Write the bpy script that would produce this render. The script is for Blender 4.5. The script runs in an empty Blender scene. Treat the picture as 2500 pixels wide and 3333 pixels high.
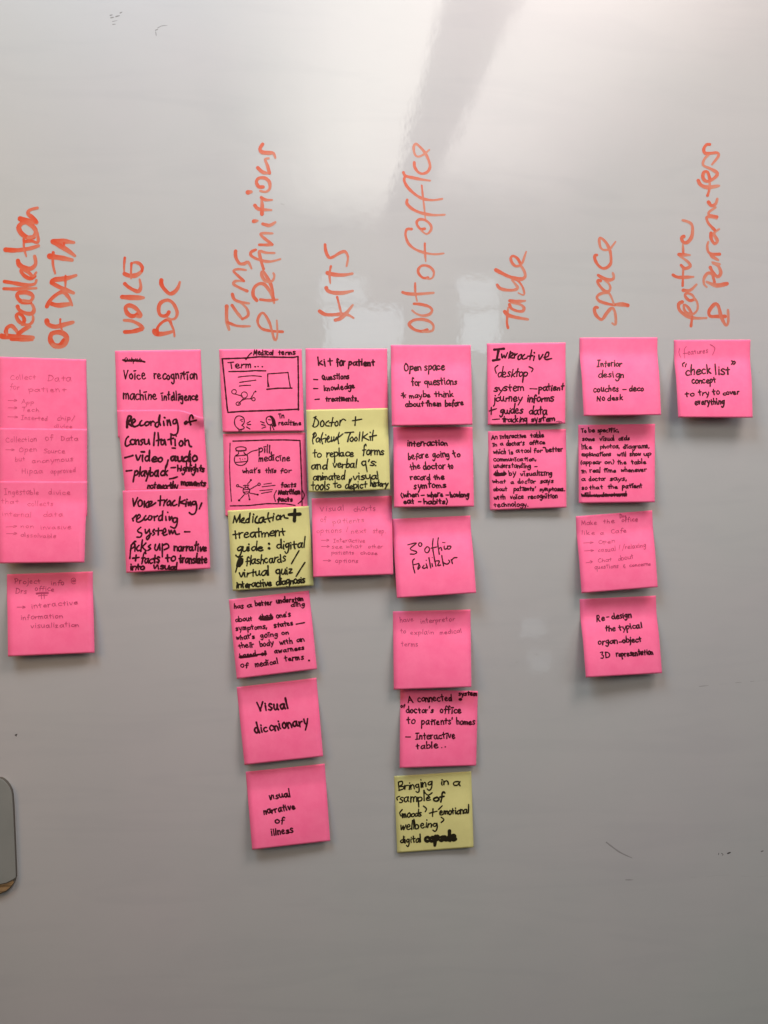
import bpy, math, random
from mathutils import Vector
random.seed(7)
sc = bpy.context.scene
C = sc.collection

# ------------------------------------------------------------------ camera
YAW, PITCH, DIST = math.radians(4.5), math.radians(-4.5), 0.762
FPX = 3333 / 2 / math.tan(math.radians(32.5))          # focal length in photograph pixels
cam_d = bpy.data.cameras.new("camera")
cam_d.sensor_fit = 'VERTICAL'; cam_d.sensor_height = 36
cam_d.lens = 18 / math.tan(math.radians(32.5))
cam_d.clip_start = 0.01; cam_d.clip_end = 100
cam = bpy.data.objects.new("camera", cam_d); C.objects.link(cam)
cam.location = (0, -DIST, 0)
FW = Vector((math.sin(YAW) * math.cos(PITCH), math.cos(YAW) * math.cos(PITCH), math.sin(PITCH)))
RT = Vector((math.cos(YAW), -math.sin(YAW), 0))
UP = RT.cross(FW)
cam.rotation_euler = FW.to_track_quat('-Z', 'Y').to_euler()
sc.camera = cam

# ------------------------------------------------------------------ light
w = bpy.data.worlds.new("World"); sc.world = w; w.use_nodes = True
bg = w.node_tree.nodes['Background']
bg.inputs[0].default_value = (0.95, 0.97, 1.0, 1); bg.inputs[1].default_value = 0.01
sc.view_settings.view_transform = 'Standard'; sc.view_settings.look = 'None'
sc.view_settings.exposure = -0.12; sc.view_settings.gamma = 1.0
sc.cycles.use_denoising = True

def area(name, loc, target, sx, sy, watts, col, spread=180):
    l = bpy.data.lights.new(name, 'AREA'); l.shape = 'RECTANGLE'; l.size = sx; l.size_y = sy
    l.energy = watts; l.color = col; l.spread = math.radians(spread)
    o = bpy.data.objects.new(name, l); C.objects.link(o); o.location = loc
    o.rotation_euler = (Vector(target) - Vector(loc)).to_track_quat('-Z', 'Y').to_euler()
    return o
def radiance(L, sx, sy): return L * math.pi * sx * sy      # watts of an area lamp with radiance L
# lamps that light the wall from the ceiling in front of it: cooler on the left, warmer on the right
def rgb_area(name, loc, target, sx, sy, w3, spread=180):
    m = max(w3); return area(name, loc, target, sx, sy, m, tuple(c / m for c in w3), spread)
rgb_area("ceiling_lamp_cool", (-0.42, -0.64, 1.13), (0.05, 0, 0.12), 0.52, 0.40, (3.6, 4.55, 5.3), 105)
rgb_area("ceiling_lamp_warm", (0.60, -0.64, 1.13), (0.05, 0, 0.12), 0.52, 0.40, (6.2, 5.1, 4.75), 105)
rgb_area("added_fill_left", (-0.95, -0.75, 0.38), (0, 0, 0.25), 0.5, 0.5, (5.0, 3.0, 1.5))  # added fill that warms the board's left side, no lamp known there
rgb_area("added_fill_right", (1.35, -0.85, 0.38), (0, 0, 0.25), 0.5, 0.5, (4.3, 4.4, 4.5))  # added fill to even out the board's brightness, stands for no known lamp
# ------------------------------------------------------------------ pixel -> place on the wall
def ray(px, py):
    return FW + RT * ((px - 1250) / FPX) + UP * ((1666.5 - py) / FPX)
def place(px, py, lift=0.0):
    d = ray(px, py); t = (DIST - lift) / d.y
    return Vector((d.x * t, -lift, d.z * t))
def mirror_to_ceiling(px, py, z):
    d = ray(px, py); t = z / d.z
    return d.x * t, DIST - d.y * t                # board is y = 0, unfolded and folded back
def mirror_to_back(px, py, y):
    d = ray(px, py); t = (DIST - y) / d.y
    return d.x * t, d.z * t
CZ = 1.35
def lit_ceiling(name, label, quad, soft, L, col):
    """stretch of lit ceiling, its glow and fade painted in as emission; quad = its mirrored outline in the board (near left, near right, far right, far left),
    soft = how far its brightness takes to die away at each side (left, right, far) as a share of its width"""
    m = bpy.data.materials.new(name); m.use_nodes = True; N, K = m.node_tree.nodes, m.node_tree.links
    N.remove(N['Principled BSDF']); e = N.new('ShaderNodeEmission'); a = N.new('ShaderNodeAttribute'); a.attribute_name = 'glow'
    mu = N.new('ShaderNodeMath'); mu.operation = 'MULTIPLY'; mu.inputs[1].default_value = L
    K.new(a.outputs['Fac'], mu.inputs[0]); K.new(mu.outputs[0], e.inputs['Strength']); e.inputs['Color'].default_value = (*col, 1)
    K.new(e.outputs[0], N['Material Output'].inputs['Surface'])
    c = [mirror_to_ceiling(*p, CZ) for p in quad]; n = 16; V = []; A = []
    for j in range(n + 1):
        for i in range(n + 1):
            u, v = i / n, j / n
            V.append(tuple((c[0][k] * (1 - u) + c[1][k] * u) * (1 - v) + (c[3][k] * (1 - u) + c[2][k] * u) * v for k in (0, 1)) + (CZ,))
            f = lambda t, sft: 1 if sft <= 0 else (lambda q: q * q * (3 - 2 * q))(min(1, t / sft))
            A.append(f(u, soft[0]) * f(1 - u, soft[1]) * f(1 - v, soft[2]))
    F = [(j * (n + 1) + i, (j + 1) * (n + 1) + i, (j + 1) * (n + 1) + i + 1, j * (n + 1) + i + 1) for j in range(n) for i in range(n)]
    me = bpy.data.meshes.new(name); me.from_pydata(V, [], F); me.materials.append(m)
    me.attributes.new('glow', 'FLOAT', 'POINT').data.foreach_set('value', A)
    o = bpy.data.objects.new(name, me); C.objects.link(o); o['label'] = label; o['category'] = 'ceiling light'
lit_ceiling("lit_ceiling_patch", "ceiling with painted-on glow, mirrored as the left pale patch at the top of the board", [(560, -80), (1495, -80), (1245, 790), (760, 790)], (.8, .03, .5), 4.7, (1.0, 0.95, 0.86))
lit_ceiling("lit_ceiling_patch", "ceiling with painted-on glow, mirrored as the right pale patch at the top of the board", [(1700, -80), (2700, -80), (1900, 800), (1345, 680)], (.03, .95, .5), 3.5, (1.0, 0.94, 0.87))
def mirrored_light(name, x0, y0, x1, y1, L):
    a = mirror_to_back(x0, y0, -4.27); b = mirror_to_back(x1, y1, -4.27)
    wd, ht = abs(b[0] - a[0]), abs(b[1] - a[1])
    area(name, ((a[0] + b[0]) / 2, -4.27, (a[1] + b[1]) / 2), ((a[0] + b[0]) / 2, 0, (a[1] + b[1]) / 2), wd, ht, radiance(L, wd, ht), (0.80, 0.92, 1.0))
mirrored_light("window_pane_left_upper", 1050, 900, 1185, 985, 2.0)
mirrored_light("window_pane_left_lower", 1060, 1000, 1300, 1150, 2.5)
mirrored_light("window_pane_right_upper", 1492, 900, 1617, 1000, 2.1)
mirrored_light("window_pane_right_lower", 1497, 1016, 1622, 1150, 2.7)
mirrored_light("added_glint_upper", 1690, 2010, 1770, 2075, .9)  # three added glows for a pale reflection low on the board, no door known
mirrored_light("added_glint_middle", 1720, 2120, 1790, 2190, .8)
mirrored_light("added_glint_lower", 1735, 2200, 1850, 2270, .9)

# ------------------------------------------------------------------ materials
def mat(name):
    m = bpy.data.materials.new(name); m.use_nodes = True
    return m, m.node_tree.nodes, m.node_tree.links, m.node_tree.nodes['Principled BSDF']
def noise(N, L, scale, detail=3, rough=.5, coord='Object'):
    t = N.new('ShaderNodeTexCoord'); n = N.new('ShaderNodeTexNoise')
    n.inputs['Scale'].default_value = scale; n.inputs['Detail'].default_value = detail
    n.inputs['Roughness'].default_value = rough
    L.new(t.outputs[coord], n.inputs['Vector']); return n
def ramp(N, L, src, c0, c1, p0=.3, p1=.7):
    r = N.new('ShaderNodeValToRGB'); r.color_ramp.elements[0].color = (*c0, 1); r.color_ramp.elements[1].color = (*c1, 1)
    r.color_ramp.elements[0].position = p0; r.color_ramp.elements[1].position = p1
    L.new(src, r.inputs[0]); return r
def bump(N, L, P, src, strength, dist):
    b = N.new('ShaderNodeBump'); b.inputs['Strength'].default_value = strength; b.inputs['Distance'].default_value = dist
    L.new(src, b.inputs['Height']); L.new(b.outputs[0], P.inputs['Normal']); return b

def board_material():
    m, N, L, P = mat("white enamel board")
    n = noise(N, L, 6, 5, .6)
    r = ramp(N, L, n.outputs['Fac'], (.445, .449, .445), (.472, .468, .463))
    n2 = noise(N, L, 2.3, 3)
    r2 = ramp(N, L, n2.outputs['Fac'], (.955, 1, .975), (1.0, .965, .985))
    mx = N.new('ShaderNodeMixRGB'); mx.blend_type = 'MULTIPLY'; mx.inputs[0].default_value = 1
    L.new(r.outputs[0], mx.inputs[1]); L.new(r2.outputs[0], mx.inputs[2]); L.new(mx.outputs[0], P.inputs['Base Color'])
    t = N.new('ShaderNodeTexCoord'); mp = N.new('ShaderNodeMapping'); mp.inputs['Rotation'].default_value = (0, .5, 0); mp.inputs['Scale'].default_value = (3, 1, 22)
    n4 = N.new('ShaderNodeTexNoise'); n4.inputs['Scale'].default_value = 1.6; n4.inputs['Detail'].default_value = 6; n4.inputs['Distortion'].default_value = 1.5
    L.new(t.outputs['Object'], mp.inputs[0]); L.new(mp.outputs[0], n4.inputs[0])
    r4 = ramp(N, L, n4.outputs['Fac'], (.975, .975, .98), (1, 1, 1), .36, .5)
    mx2 = N.new('ShaderNodeMixRGB'); mx2.blend_type = 'MULTIPLY'; mx2.inputs[0].default_value = 1
    L.new(mx.outputs[0], mx2.inputs[1]); L.new(r4.outputs[0], mx2.inputs[2]); L.new(mx2.outputs[0], P.inputs['Base Color'])
    P.inputs['Roughness'].default_value = .34
    P.inputs['Specular IOR Level'].default_value = .35
    P.inputs['Coat Weight'].default_value = 1; P.inputs['Coat IOR'].default_value = 1.6; P.inputs['Coat Roughness'].default_value = .042
    n3 = noise(N, L, 26, 4, .6); b = bump(N, L, P, n3.outputs['Fac'], .22, .0006)
    L.new(b.outputs[0], P.inputs['Coat Normal'])
    return m
M_BOARD = board_material()
def paper(name, c0, c1):
    m, N, L, P = mat(name)
    n = noise(N, L, 34, 6, .7); r = ramp(N, L, n.outputs['Fac'], c0, c1, .35, .65)
    L.new(r.outputs[0], P.inputs['Base Color'])
    P.inputs['Roughness'].default_value = .75; P.inputs['Specular IOR Level'].default_value = .25
    n2 = noise(N, L, 22, 2, .4); n3 = noise(N, L, 900, 2, .5)
    a = N.new('ShaderNodeMath'); a.operation = 'MULTIPLY_ADD'; a.inputs[1].default_value = .04
    L.new(n3.outputs['Fac'], a.inputs[0]); L.new(n2.outputs['Fac'], a.inputs[2])
    bump(N, L, P, a.outputs[0], .5, .0022)
    return m
M_PINK = paper("pink paper", (.94, .145, .31), (.985, .185, .355))
M_YEL = paper("pale yellow paper", (.60, .565, .225), (.645, .61, .25))
def ink(name, col, rough=.5):
    m, N, L, P = mat(name)
    P.inputs['Base Color'].default_value = (*col, 1); P.inputs['Roughness'].default_value = rough
    P.inputs['Specular IOR Level'].default_value = .2
    return m
def flow_ink(name, dense, faint):
    """ink whose density runs out along each stroke (attribute 'flow')"""
    m, N, L, P = mat(name)
    a = N.new('ShaderNodeAttribute'); a.attribute_name = 'flow'
    n = noise(N, L, 210, 5, .75)
    ad = N.new('ShaderNodeMath'); ad.operation = 'MULTIPLY_ADD'; ad.inputs[1].default_value = .9; 
    sb = N.new('ShaderNodeMath'); sb.operation = 'SUBTRACT'; sb.inputs[1].default_value = .45
    L.new(n.outputs['Fac'], ad.inputs[0]); L.new(a.outputs['Fac'], ad.inputs[2]); L.new(ad.outputs[0], sb.inputs[0])
    r = ramp(N, L, sb.outputs[0], dense, faint, .1, .95)
    L.new(r.outputs[0], P.inputs['Base Color']); P.inputs['Roughness'].default_value = .35
    P.inputs['Coat Weight'].default_value = .4; P.inputs['Coat Roughness'].default_value = .1
    return m
M_ORANGE = flow_ink("orange marker", (.60, .062, .02), (.56, .18, .11))
M_ORANGE2 = flow_ink("orange marker faint", (.57, .10, .045), (.53, .215, .14))
M_INKP = ink("black ink soaked into pink", (.040, .0035, .008))
M_INKY = ink("black ink on yellow", (.017, .014, .006))
M_PEN = flow_ink("ballpoint on pink", (.42, .037, .115), (.58, .065, .175))
M_PEN2 = flow_ink("faint ballpoint on pink", (.57, .055, .16), (.72, .095, .225))
M_SMUDGE = ink("dried marker residue", (.26, .255, .25))
M_SMUDGE2 = ink("faint marker residue", (.385, .385, .38))
M_DARK = ink("dark marker residue", (.05, .045, .045))

# ------------------------------------------------------------------ the room behind the camera, seen only as the board's soft reflection
def room_surface(name, quad, c0, c1, rough=.8):
    m, N, L, P = mat(name + " paint")
    n = noise(N, L, 3, 4); r = ramp(N, L, n.outputs['Fac'], c0, c1); L.new(r.outputs[0], P.inputs['Base Color']); P.inputs['Roughness'].default_value = rough
    me = bpy.data.meshes.new(name); me.from_pydata(quad, [], [(0, 1, 2, 3)]); me.materials.append(m)
    o = bpy.data.objects.new(name, me); C.objects.link(o); o['kind'] = 'structure'
room_surface("back_wall", [(-3.5, -4.3, -1.45), (4, -4.3, -1.45), (4, -4.3, 1.37), (-3.5, -4.3, 1.37)], (.74, .71, .66), (.80, .78, .73))
room_surface("ceiling", [(-3.5, .3, 1.37), (-3.5, -4.3, 1.37), (4, -4.3, 1.37), (4, .3, 1.37)], (.74, .72, .69), (.80, .79, .76))
room_surface("floor", [(-3.5, .3, -1.45), (4, .3, -1.45), (4, -4.3, -1.45), (-3.5, -4.3, -1.45)], (.03, .028, .028), (.05, .048, .045))

# ------------------------------------------------------------------ strokes
def catmull(P, step=4.0):
    if len(P) < 3:
        out = []
        for a, b in zip(P, P[1:]):
            n = max(1, int(math.dist(a, b) / step))
            out += [(a[0] + (b[0] - a[0]) * i / n, a[1] + (b[1] - a[1]) * i / n) for i in range(n)]
        return out + [P[-1]]
    Q = [P[0]] + list(P) + [P[-1]]; out = []
    for i in range(1, len(Q) - 2):
        a, b, c, d = Q[i - 1], Q[i], Q[i + 1], Q[i + 2]
        n = max(3, int(math.dist(b, c) / step))
        for k in range(n):
            t = k / n
            out.append(tuple(.5 * (2 * b[j] + (c[j] - a[j]) * t + (2 * a[j] - 5 * b[j] + 4 * c[j] - d[j]) * t * t + (3 * b[j] - a[j] - 3 * c[j] + d[j]) * t ** 3) for j in (0, 1)))
    return out + [Q[-2]]

class Ink:
    """collects ribbons of ink; pos(px,py,eps) puts a photograph point on the surface written on"""
    def __init__(s, pos): s.pos = pos; s.V = []; s.F = []; s.A = []; s.k = 0
    def stroke(s, pts, wd, taper=.0, smooth=True, step=None):
        if len(pts) == 1: pts = [pts[0], (pts[0][0] + wd * .25, pts[0][1] + wd * .1)]
        pts = [p for i, p in enumerate(pts) if i == 0 or math.dist(p, pts[i - 1]) > .05]
        if len(pts) < 2: return
        step = step or max(1.6, wd * .5)
        P = catmull(pts, step) if smooth else sum([catmull([a, b], step) for a, b in zip(pts, pts[1:])], [])
        P = [p for i, p in enumerate(P) if i == 0 or math.dist(p, P[i - 1]) > .02]
        n = len(P); ph = random.random() * 6; start = random.uniform(0, .25)
        base = len(s.V); s.k += 1
        e0 = 2e-5 + 7e-6 * s.k
        rows = []
        for i, p in enumerate(P):
            a = P[max(0, i - 1)]; b = P[min(n - 1, i + 1)]
            dx, dy = b[0] - a[0], b[1] - a[1]; l = math.hypot(dx, dy) or 1; dx /= l; dy /= l
            t = i / max(1, n - 1)
            r = wd / 2 * (1 + .10 * math.sin(ph + i * .55) + .05 * math.sin(ph * 3 + i * 1.7))
            if taper: r *= 1 - taper * max(0, (t - .6) / .4)
            rows.append((p, dx, dy, r, t))
        cap = []
        p, dx, dy, r, t = rows[0]
        for q in (.94, .6): cap.append(((p[0] - dx * r * q, p[1] - dy * r * q), dx, dy, r * math.sqrt(1 - q * q), 0))
        cap2 = []
        p, dx, dy, r, t = rows[-1]
        for q in (.6, .94): cap2.append(((p[0] + dx * r * q, p[1] + dy * r * q), dx, dy, r * math.sqrt(1 - q * q), 1))
        rows = cap + rows + cap2
        for j, (p, dx, dy, r, t) in enumerate(rows):
            e = e0 + 6e-6 * j / len(rows)
            f = min(1, start + t * .75)
            for q, df in ((-1, -.12), (0, 0), (1, .22)):
                s.V.append(s.pos(p[0] + dy * r * q, p[1] - dx * r * q, e)); s.A.append(max(0, min(1, f - df * (1 if dx >= 0 else -1))))
        for j in range(len(rows) - 1):
            b0 = base + j * 3
            s.F += [(b0, b0 + 3, b0 + 4, b0 + 1), (b0 + 1, b0 + 4, b0 + 5, b0 + 2)]
    def build(s, name, m, parent, label=None):
        if not s.V: return None
        me = bpy.data.meshes.new(name); me.from_pydata([tuple(v) for v in s.V], [], s.F); me.materials.append(m)
        at = me.attributes.new('flow', 'FLOAT', 'POINT'); at.data.foreach_set('value', s.A)
        o = bpy.data.objects.new(name, me); C.objects.link(o); o.parent = parent
        if label: o['label'] = label
        # ribbons face the room
        me.update()
        flip = [p for p in me.polygons if p.normal.y > 0]
        for p in flip: p.flip()
        me.update()
        return o

def G(adv, *st): return adv, [[tuple(float(v) for v in p.split(',')) for p in s.split()] for s in st]
GL = {
 'a': G(.8, ".68,.85 .45,1 .1,.78 .03,.35 .25,.02 .5,.2 .67,.85", ".7,1 .68,.4 .82,.02"),
 'b': G(.68, "0,1.7 .03,.8 .05,.05", ".05,.65 .35,.98 .66,.6 .5,.1 .06,.05"),
 'c': G(.66, ".65,.85 .4,1 .08,.7 .08,.25 .35,0 .68,.14"),
 'd': G(.76, ".65,.75 .35,.95 .03,.5 .25,.02 .55,.2 .67,.75", ".7,1.75 .68,.6 .76,.02"),
 'e': G(.7, ".07,.5 .5,.55 .6,.8 .35,1.02 .06,.65 .12,.15 .4,0 .72,.16"),
 'f': G(.55, ".62,1.5 .42,1.72 .26,1.4 .25,.6 .2,-.15", ".02,.88 .58,.92"),
 'g': G(.7, ".62,.85 .35,1 .05,.62 .25,.18 .55,.4 .64,.95", ".66,1 .68,.1 .55,-.5 .28,-.68 .04,-.45"),
 'h': G(.62, "0,1.7 .02,.8 .03,0", ".03,.6 .32,.95 .54,.7 .57,0"),
 'i': G(.22, ".06,.98 .08,.3 .12,0", ".05,1.4 .08,1.34"),
 'ī': G(.3, ".12,.98 .14,.4 .15,0", "-.1,1.36 .36,1.42"),
 'ı': G(.22, ".06,.98 .08,.3 .12,0"),
 'j': G(.3, ".2,.98 .22,-.3 .02,-.62", ".2,1.38 .23,1.33"),
 'k': G(.62, ".02,1.7 .04,0", ".52,1 .08,.45", ".12,.5 .62,.02"),
 'l': G(.18, ".04,1.75 .06,.8 .08,0"),
 'm': G(.92, "0,1 .03,0", ".03,.6 .24,.98 .4,.75 .42,.02", ".42,.6 .64,.98 .83,.7 .87,0"),
 'n': G(.62, "0,1 .04,0", ".04,.6 .32,.98 .54,.7 .58,0"),
 'o': G(.68, ".4,1 .06,.72 .08,.2 .35,0 .64,.3 .6,.8 .36,1"),
 'p': G(.68, ".02,1 .04,.2 .03,-.75", ".04,.7 .36,1 .66,.7 .5,.2 .06,.1"),
 'q': G(.7, ".62,.85 .35,1 .05,.6 .25,.1 .6,.35", ".65,1 .64,.1 .68,-.75"),
 'r': G(.5, ".02,1 .05,0", ".05,.5 .25,.92 .52,.96"),
 's': G(.58, ".56,.9 .3,1.02 .08,.78 .32,.52 .54,.26 .3,0 .02,.1"),
 't': G(.58, ".28,1.5 .28,.7 .33,.04", "0,.98 .6,1.04"),
 'u': G(.7, ".02,1 .04,.3 .26,0 .52,.3 .58,.95", ".6,1 .6,.3 .72,0"),
 'v': G(.6, ".02,1 .28,.02 .6,1.02"),
 'w': G(.88, ".02,1 .2,.05 .42,.85 .62,.05 .88,1"),
 'x': G(.62, ".02,1 .62,0", ".6,1 .0,0"),
 'y': G(.64, ".02,1 .14,.4 .34,.15", ".62,1 .45,.2 .12,-.65"),
 'z': G(.6, ".02,.95 .55,.98 .02,.03 .62,.02"),
 'A': G(.85, ".4,1.6 .2,.8 0,0", ".4,1.6 .6,.8 .82,0", ".12,.6 .7,.62"),
 'B': G(.8, ".1,1.6 .08,.8 .05,0", ".1,1.55 .6,1.6 .7,1.2 .2,.85 .75,.7 .7,.2 .05,0"),
 'C': G(.85, ".8,1.4 .5,1.62 .08,1.1 .08,.35 .45,0 .85,.2"),
 'D': G(.95, ".15,1.6 .1,.8 .05,.02", ".0,1.55 .5,1.5 .88,.9 .6,.2 .0,0"),
 'H': G(.9, ".1,1.6 .08,0", ".8,1.6 .78,0", ".0,.85 .85,.85"),
 'I': G(.7, ".35,1.6 .3,0", "0,1.6 .7,1.65", "-.02,0 .62,.05"),
 'J': G(.3, ".1,1.6 .1,0"),
 'K': G(.8, ".05,1.6 .05,0", ".7,1.5 .1,.75", ".15,.8 .8,0"),
 'M': G(1.15, ".02,0 .15,1.55", ".15,1.55 .5,.4", ".5,.4 .92,1.5", ".92,1.5 1.1,0"),
 'N': G(.9, ".03,0 .1,1.3", ".1,1.3 .75,0", ".75,0 .85,1.3"),
 'O': G(.95, ".5,1.55 .08,1.1 .1,.3 .45,0 .85,.45 .82,1.2 .45,1.55"),
 'P': G(.8, ".1,1.6 .08,.8 .05,-.05", ".0,1.5 .5,1.62 .78,1.2 .5,.8 .1,.75"),
 'Q': G(.95, ".5,1.4 .08,1.0 .1,.3 .45,0 .85,.45 .78,1.1 .45,1.4", ".45,.4 .95,-.1"),
 'R': G(.9, ".1,1.6 .08,.8 .02,0", ".05,1.5 .5,1.62 .7,1.2 .5,.85 .12,.8", ".2,.8 .85,0"),
 'S': G(.8, ".75,1.4 .4,1.6 .1,1.25 .45,.85 .7,.45 .4,0 .0,.15"),
 'T': G(.95, ".48,1.55 .45,.8 .45,0", "0,1.5 .95,1.6"),
 'V': G(.85, ".02,1.5 .2,.7 .35,0", ".35,0 .55,.7 .85,1.5"),
 'W': G(1.1, ".02,1.5 .25,0 .5,1.1 .75,0 1.05,1.5"),
 '3': G(.75, ".0,1.5 .6,1.6 .3,.95 .65,.6 .45,.05 .0,.1"),
 '.': G(.15, ".05,.02"), ',': G(.2, ".1,.2 .02,-.25"), ':': G(.2, ".08,.75", ".08,.15"),
 "'": G(.2, ".14,1.7 .02,1.25"), '-': G(.6, ".05,.52 .58,.55"), '—': G(1.0, ".0,.5 1.0,.58"),
 '(': G(.35, ".3,1.6 .06,.8 .3,-.2"), ')': G(.35, ".05,1.6 .3,.8 .02,-.2"),
 '+': G(.9, ".42,1.15 .42,.1", ".0,.6 .85,.65"), '/': G(.7, ".0,-.3 .65,1.8"),
 '*': G(.7, ".35,1.2 .35,.2", ".05,.9 .65,.45", ".65,.95 .1,.4"),
 '>': G(1.4, ".0,.55 1.3,.6", ".95,1.0 1.35,.6 .9,.15"),
 '@': G(1.3, ".85,.9 .5,.9 .4,.5 .7,.4 .85,.9 .95,.4 1.2,.7 1.1,1.3 .6,1.5 .1,1.1 .1,.2 .6,-.2 1.1,.0"),
 '&': G(.8, ".6,1.4 .2,1.3 .3,.8 .1,.5 .3,.1 .65,.2", ".35,-.3"),
 '"': G(.4, ".1,1.7 .02,1.3", ".3,1.7 .22,1.3"), '·': G(.2, ".1,.6"),
}
def word(ink_, s, x0, y0, x1, y1, h, wd, slant=.0, jit=1.0, gap=.26, asc=1.0, desc=1.0):
    h *= random.uniform(.86, .97)
    tot = sum(GL[c][0] + gap for c in s if c in GL) - gap
    L = math.hypot(x1 - x0, y1 - y0) or 1; ux, uy = (x1 - x0) / L, (y1 - y0) / L
    sx = L * .95 / max(tot, .2)
    if s in (',', '.', "'", '·', ':'): sx = h
    x = 0
    for c in s:
        if c not in GL: continue
        adv, st = GL[c]
        ks = 1 + random.uniform(-.14, .14) * jit; kx = 1 + random.uniform(-.10, .10) * jit
        ox = random.uniform(-.03, .03) * jit; oy = random.uniform(-.10, .10) * jit; sh = slant + random.uniform(-.10, .10) * jit
        for q in st:
            pts = []
            for gx, gy in q:
                gx += random.uniform(-.025, .025) * jit; gy += random.uniform(-.025, .025) * jit
                if c in 'bdfghijklpqtyī' or c.isupper():
                    if gy > 1.05: gy = 1.05 + (gy - 1.05) * asc
                    elif gy < 0: gy *= desc
                X = (x + ox + gx * kx) * sx + gy * h * sh; Y = (gy * ks + oy) * h
                pts.append((x0 + ux * X + uy * Y, y0 + uy * X - ux * Y))
            ink_.stroke(pts, wd * random.uniform(.9, 1.1))
        x += adv + gap

# ------------------------------------------------------------------ whiteboard
def empty(name, loc, label, cat, group=None):
    o = bpy.data.objects.new(name, None); C.objects.link(o); o.location = loc
    o['label'] = label; o['category'] = cat
    if group: o['group'] = group
    return o
board = empty("whiteboard", (0, 0, 0), "large glossy off-white whiteboard filling the background, with orange marker headings", "whiteboard")
def mesh_obj(name, V, F, m, parent=None):
    me = bpy.data.meshes.new(name); me.from_pydata([tuple(v) for v in V], [], F); me.materials.append(m); me.update()
    o = bpy.data.objects.new(name, me); C.objects.link(o); o.parent = parent; return o
x0, x1, z0, z1, th = -1.3, 1.5, -1.1, 0.9, .012
V = [(x0, 0, z0), (x1, 0, z0), (x1, 0, z1), (x0, 0, z1), (x0, th, z0), (x1, th, z0), (x1, th, z1), (x0, th, z1)]
mesh_obj("board_surface", V, [(0, 1, 2, 3), (5, 4, 7, 6), (0, 4, 5, 1), (1, 5, 6, 2), (2, 6, 7, 3), (3, 7, 4, 0)], M_BOARD, board)
def on_board(px, py, e): return place(px, py, e)
def conv(txt, ox, oy, s):
    return [(ox + float(a) * s, oy + float(b) * s) for a, b in (p.split(',') for p in txt.split())]
def heading(lines, ox, oy, s, wd, m, label):
    k = Ink(on_board)
    for ln in lines:
        ww = wd
        if ln[0] == '!': a, ln = ln.split(' ', 1); ww = float(a[1:]) * 1.1
        k.stroke(conv(ln, ox, oy, s), ww * s, taper=.35)
    k.build("heading_writing", m, board, label)
heading(["!70 30,1860 250,1872 440,1880", "!45 150,1903 435,1912", "75,1800 95,1750 150,1722 205,1770 245,1830", "!35 85,1770 95,1845", "!50 245,1830 330,1765 405,1735",
 "!45 300,1700 325,1650 300,1590 245,1560 220,1600 255,1665 320,1705 395,1705 440,1655 440,1595", "!48 235,1465 260,1515 340,1553 420,1560 455,1510 430,1440 395,1415",
 "!52 400,1405 300,1405 235,1350 240,1290 330,1275 415,1300 440,1345 400,1395 310,1385", "!42 50,1228 200,1232 350,1228 485,1220", "!48 60,1132 200,1155 350,1180 460,1165 485,1115",
 "!46 465,1060 400,1092 320,1050 280,995 305,970 380,1010 440,1060 485,1010", "!60 240,855 255,905 320,950 410,960 475,900 462,795", "!55 75,708 230,715 400,690 515,655",
 "!30 318,560 320,680 352,800", "!38 325,600 420,592 505,610 500,500 470,400", "!58 450,540 370,545 285,490 250,415 290,355 360,345 440,400 478,465 440,535 375,545",
 "!68 270,295 380,325 490,345", "!50 480,330 430,275 375,230 395,180 500,150"], 0, 640, .2441, 55, M_ORANGE, "orange marker heading 'Recollaction', leftmost, written upwards")
heading(["!62 855,1915 800,1982 725,1985 672,1910 690,1830 780,1808 860,1835 895,1905 855,1985 775,2005 705,1975", "!60 625,1655 645,1705 740,1735 880,1700 975,1675", "!26 805,1635 805,1720 835,1790",
 "!58 690,1430 780,1450 945,1430", "!48 625,1465 680,1370 780,1290 850,1275 920,1350 962,1450", "!56 690,1150 800,1210 980,1285", "!58 690,1140 720,1110 880,1090 1015,1050", "!28 875,1055 872,1240",
 "!68 665,795 800,815 960,845", "!36 710,745 706,900 735,1025", "!60 705,600 850,595 985,612", "!58 705,605 780,645 900,715 1000,790", "!30 855,615 850,715"], 0, 640, .2441, 55, M_ORANGE, "orange marker words 'of DATA' beside the leftmost heading")
heading(["!70 310,1552 440,1545 560,1515 630,1480 560,1410 430,1352 300,1342", "!70 570,1200 520,1245 440,1268 365,1225 325,1145 345,1085 420,1078 515,1130 600,1235 590,1280 530,1270",
 "!82 265,922 400,930 550,935 650,935", "!62 312,685 380,745 480,800 560,820 600,740 578,605", "!40 312,215 300,350 300,500", "!76 305,505 400,540 520,530 610,465",
 "!55 620,450 625,390 580,325 500,298 445,315", "!40 432,315 425,440 425,590"], 350, 800, .1808, 60, M_ORANGE, "orange marker heading 'VOICE' above the second column of notes")
heading(["!78 845,1530 870,1580 1000,1585 1190,1540", "!50 900,1600 898,1485 960,1400 1050,1340 1115,1345 1155,1430 1195,1530 1205,1630",
 "!60 1105,1195 1070,1250 1000,1265 940,1235 920,1130 960,1025 1080,978 1185,1040 1255,1200 1225,1300 1150,1325 1085,1305", "!66 970,620 970,690 1020,775 1120,865 1220,820 1275,740 1302,655"],
 350, 800, .1808, 60, M_ORANGE, "orange marker heading 'DOC' beside the word VOICE")
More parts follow.
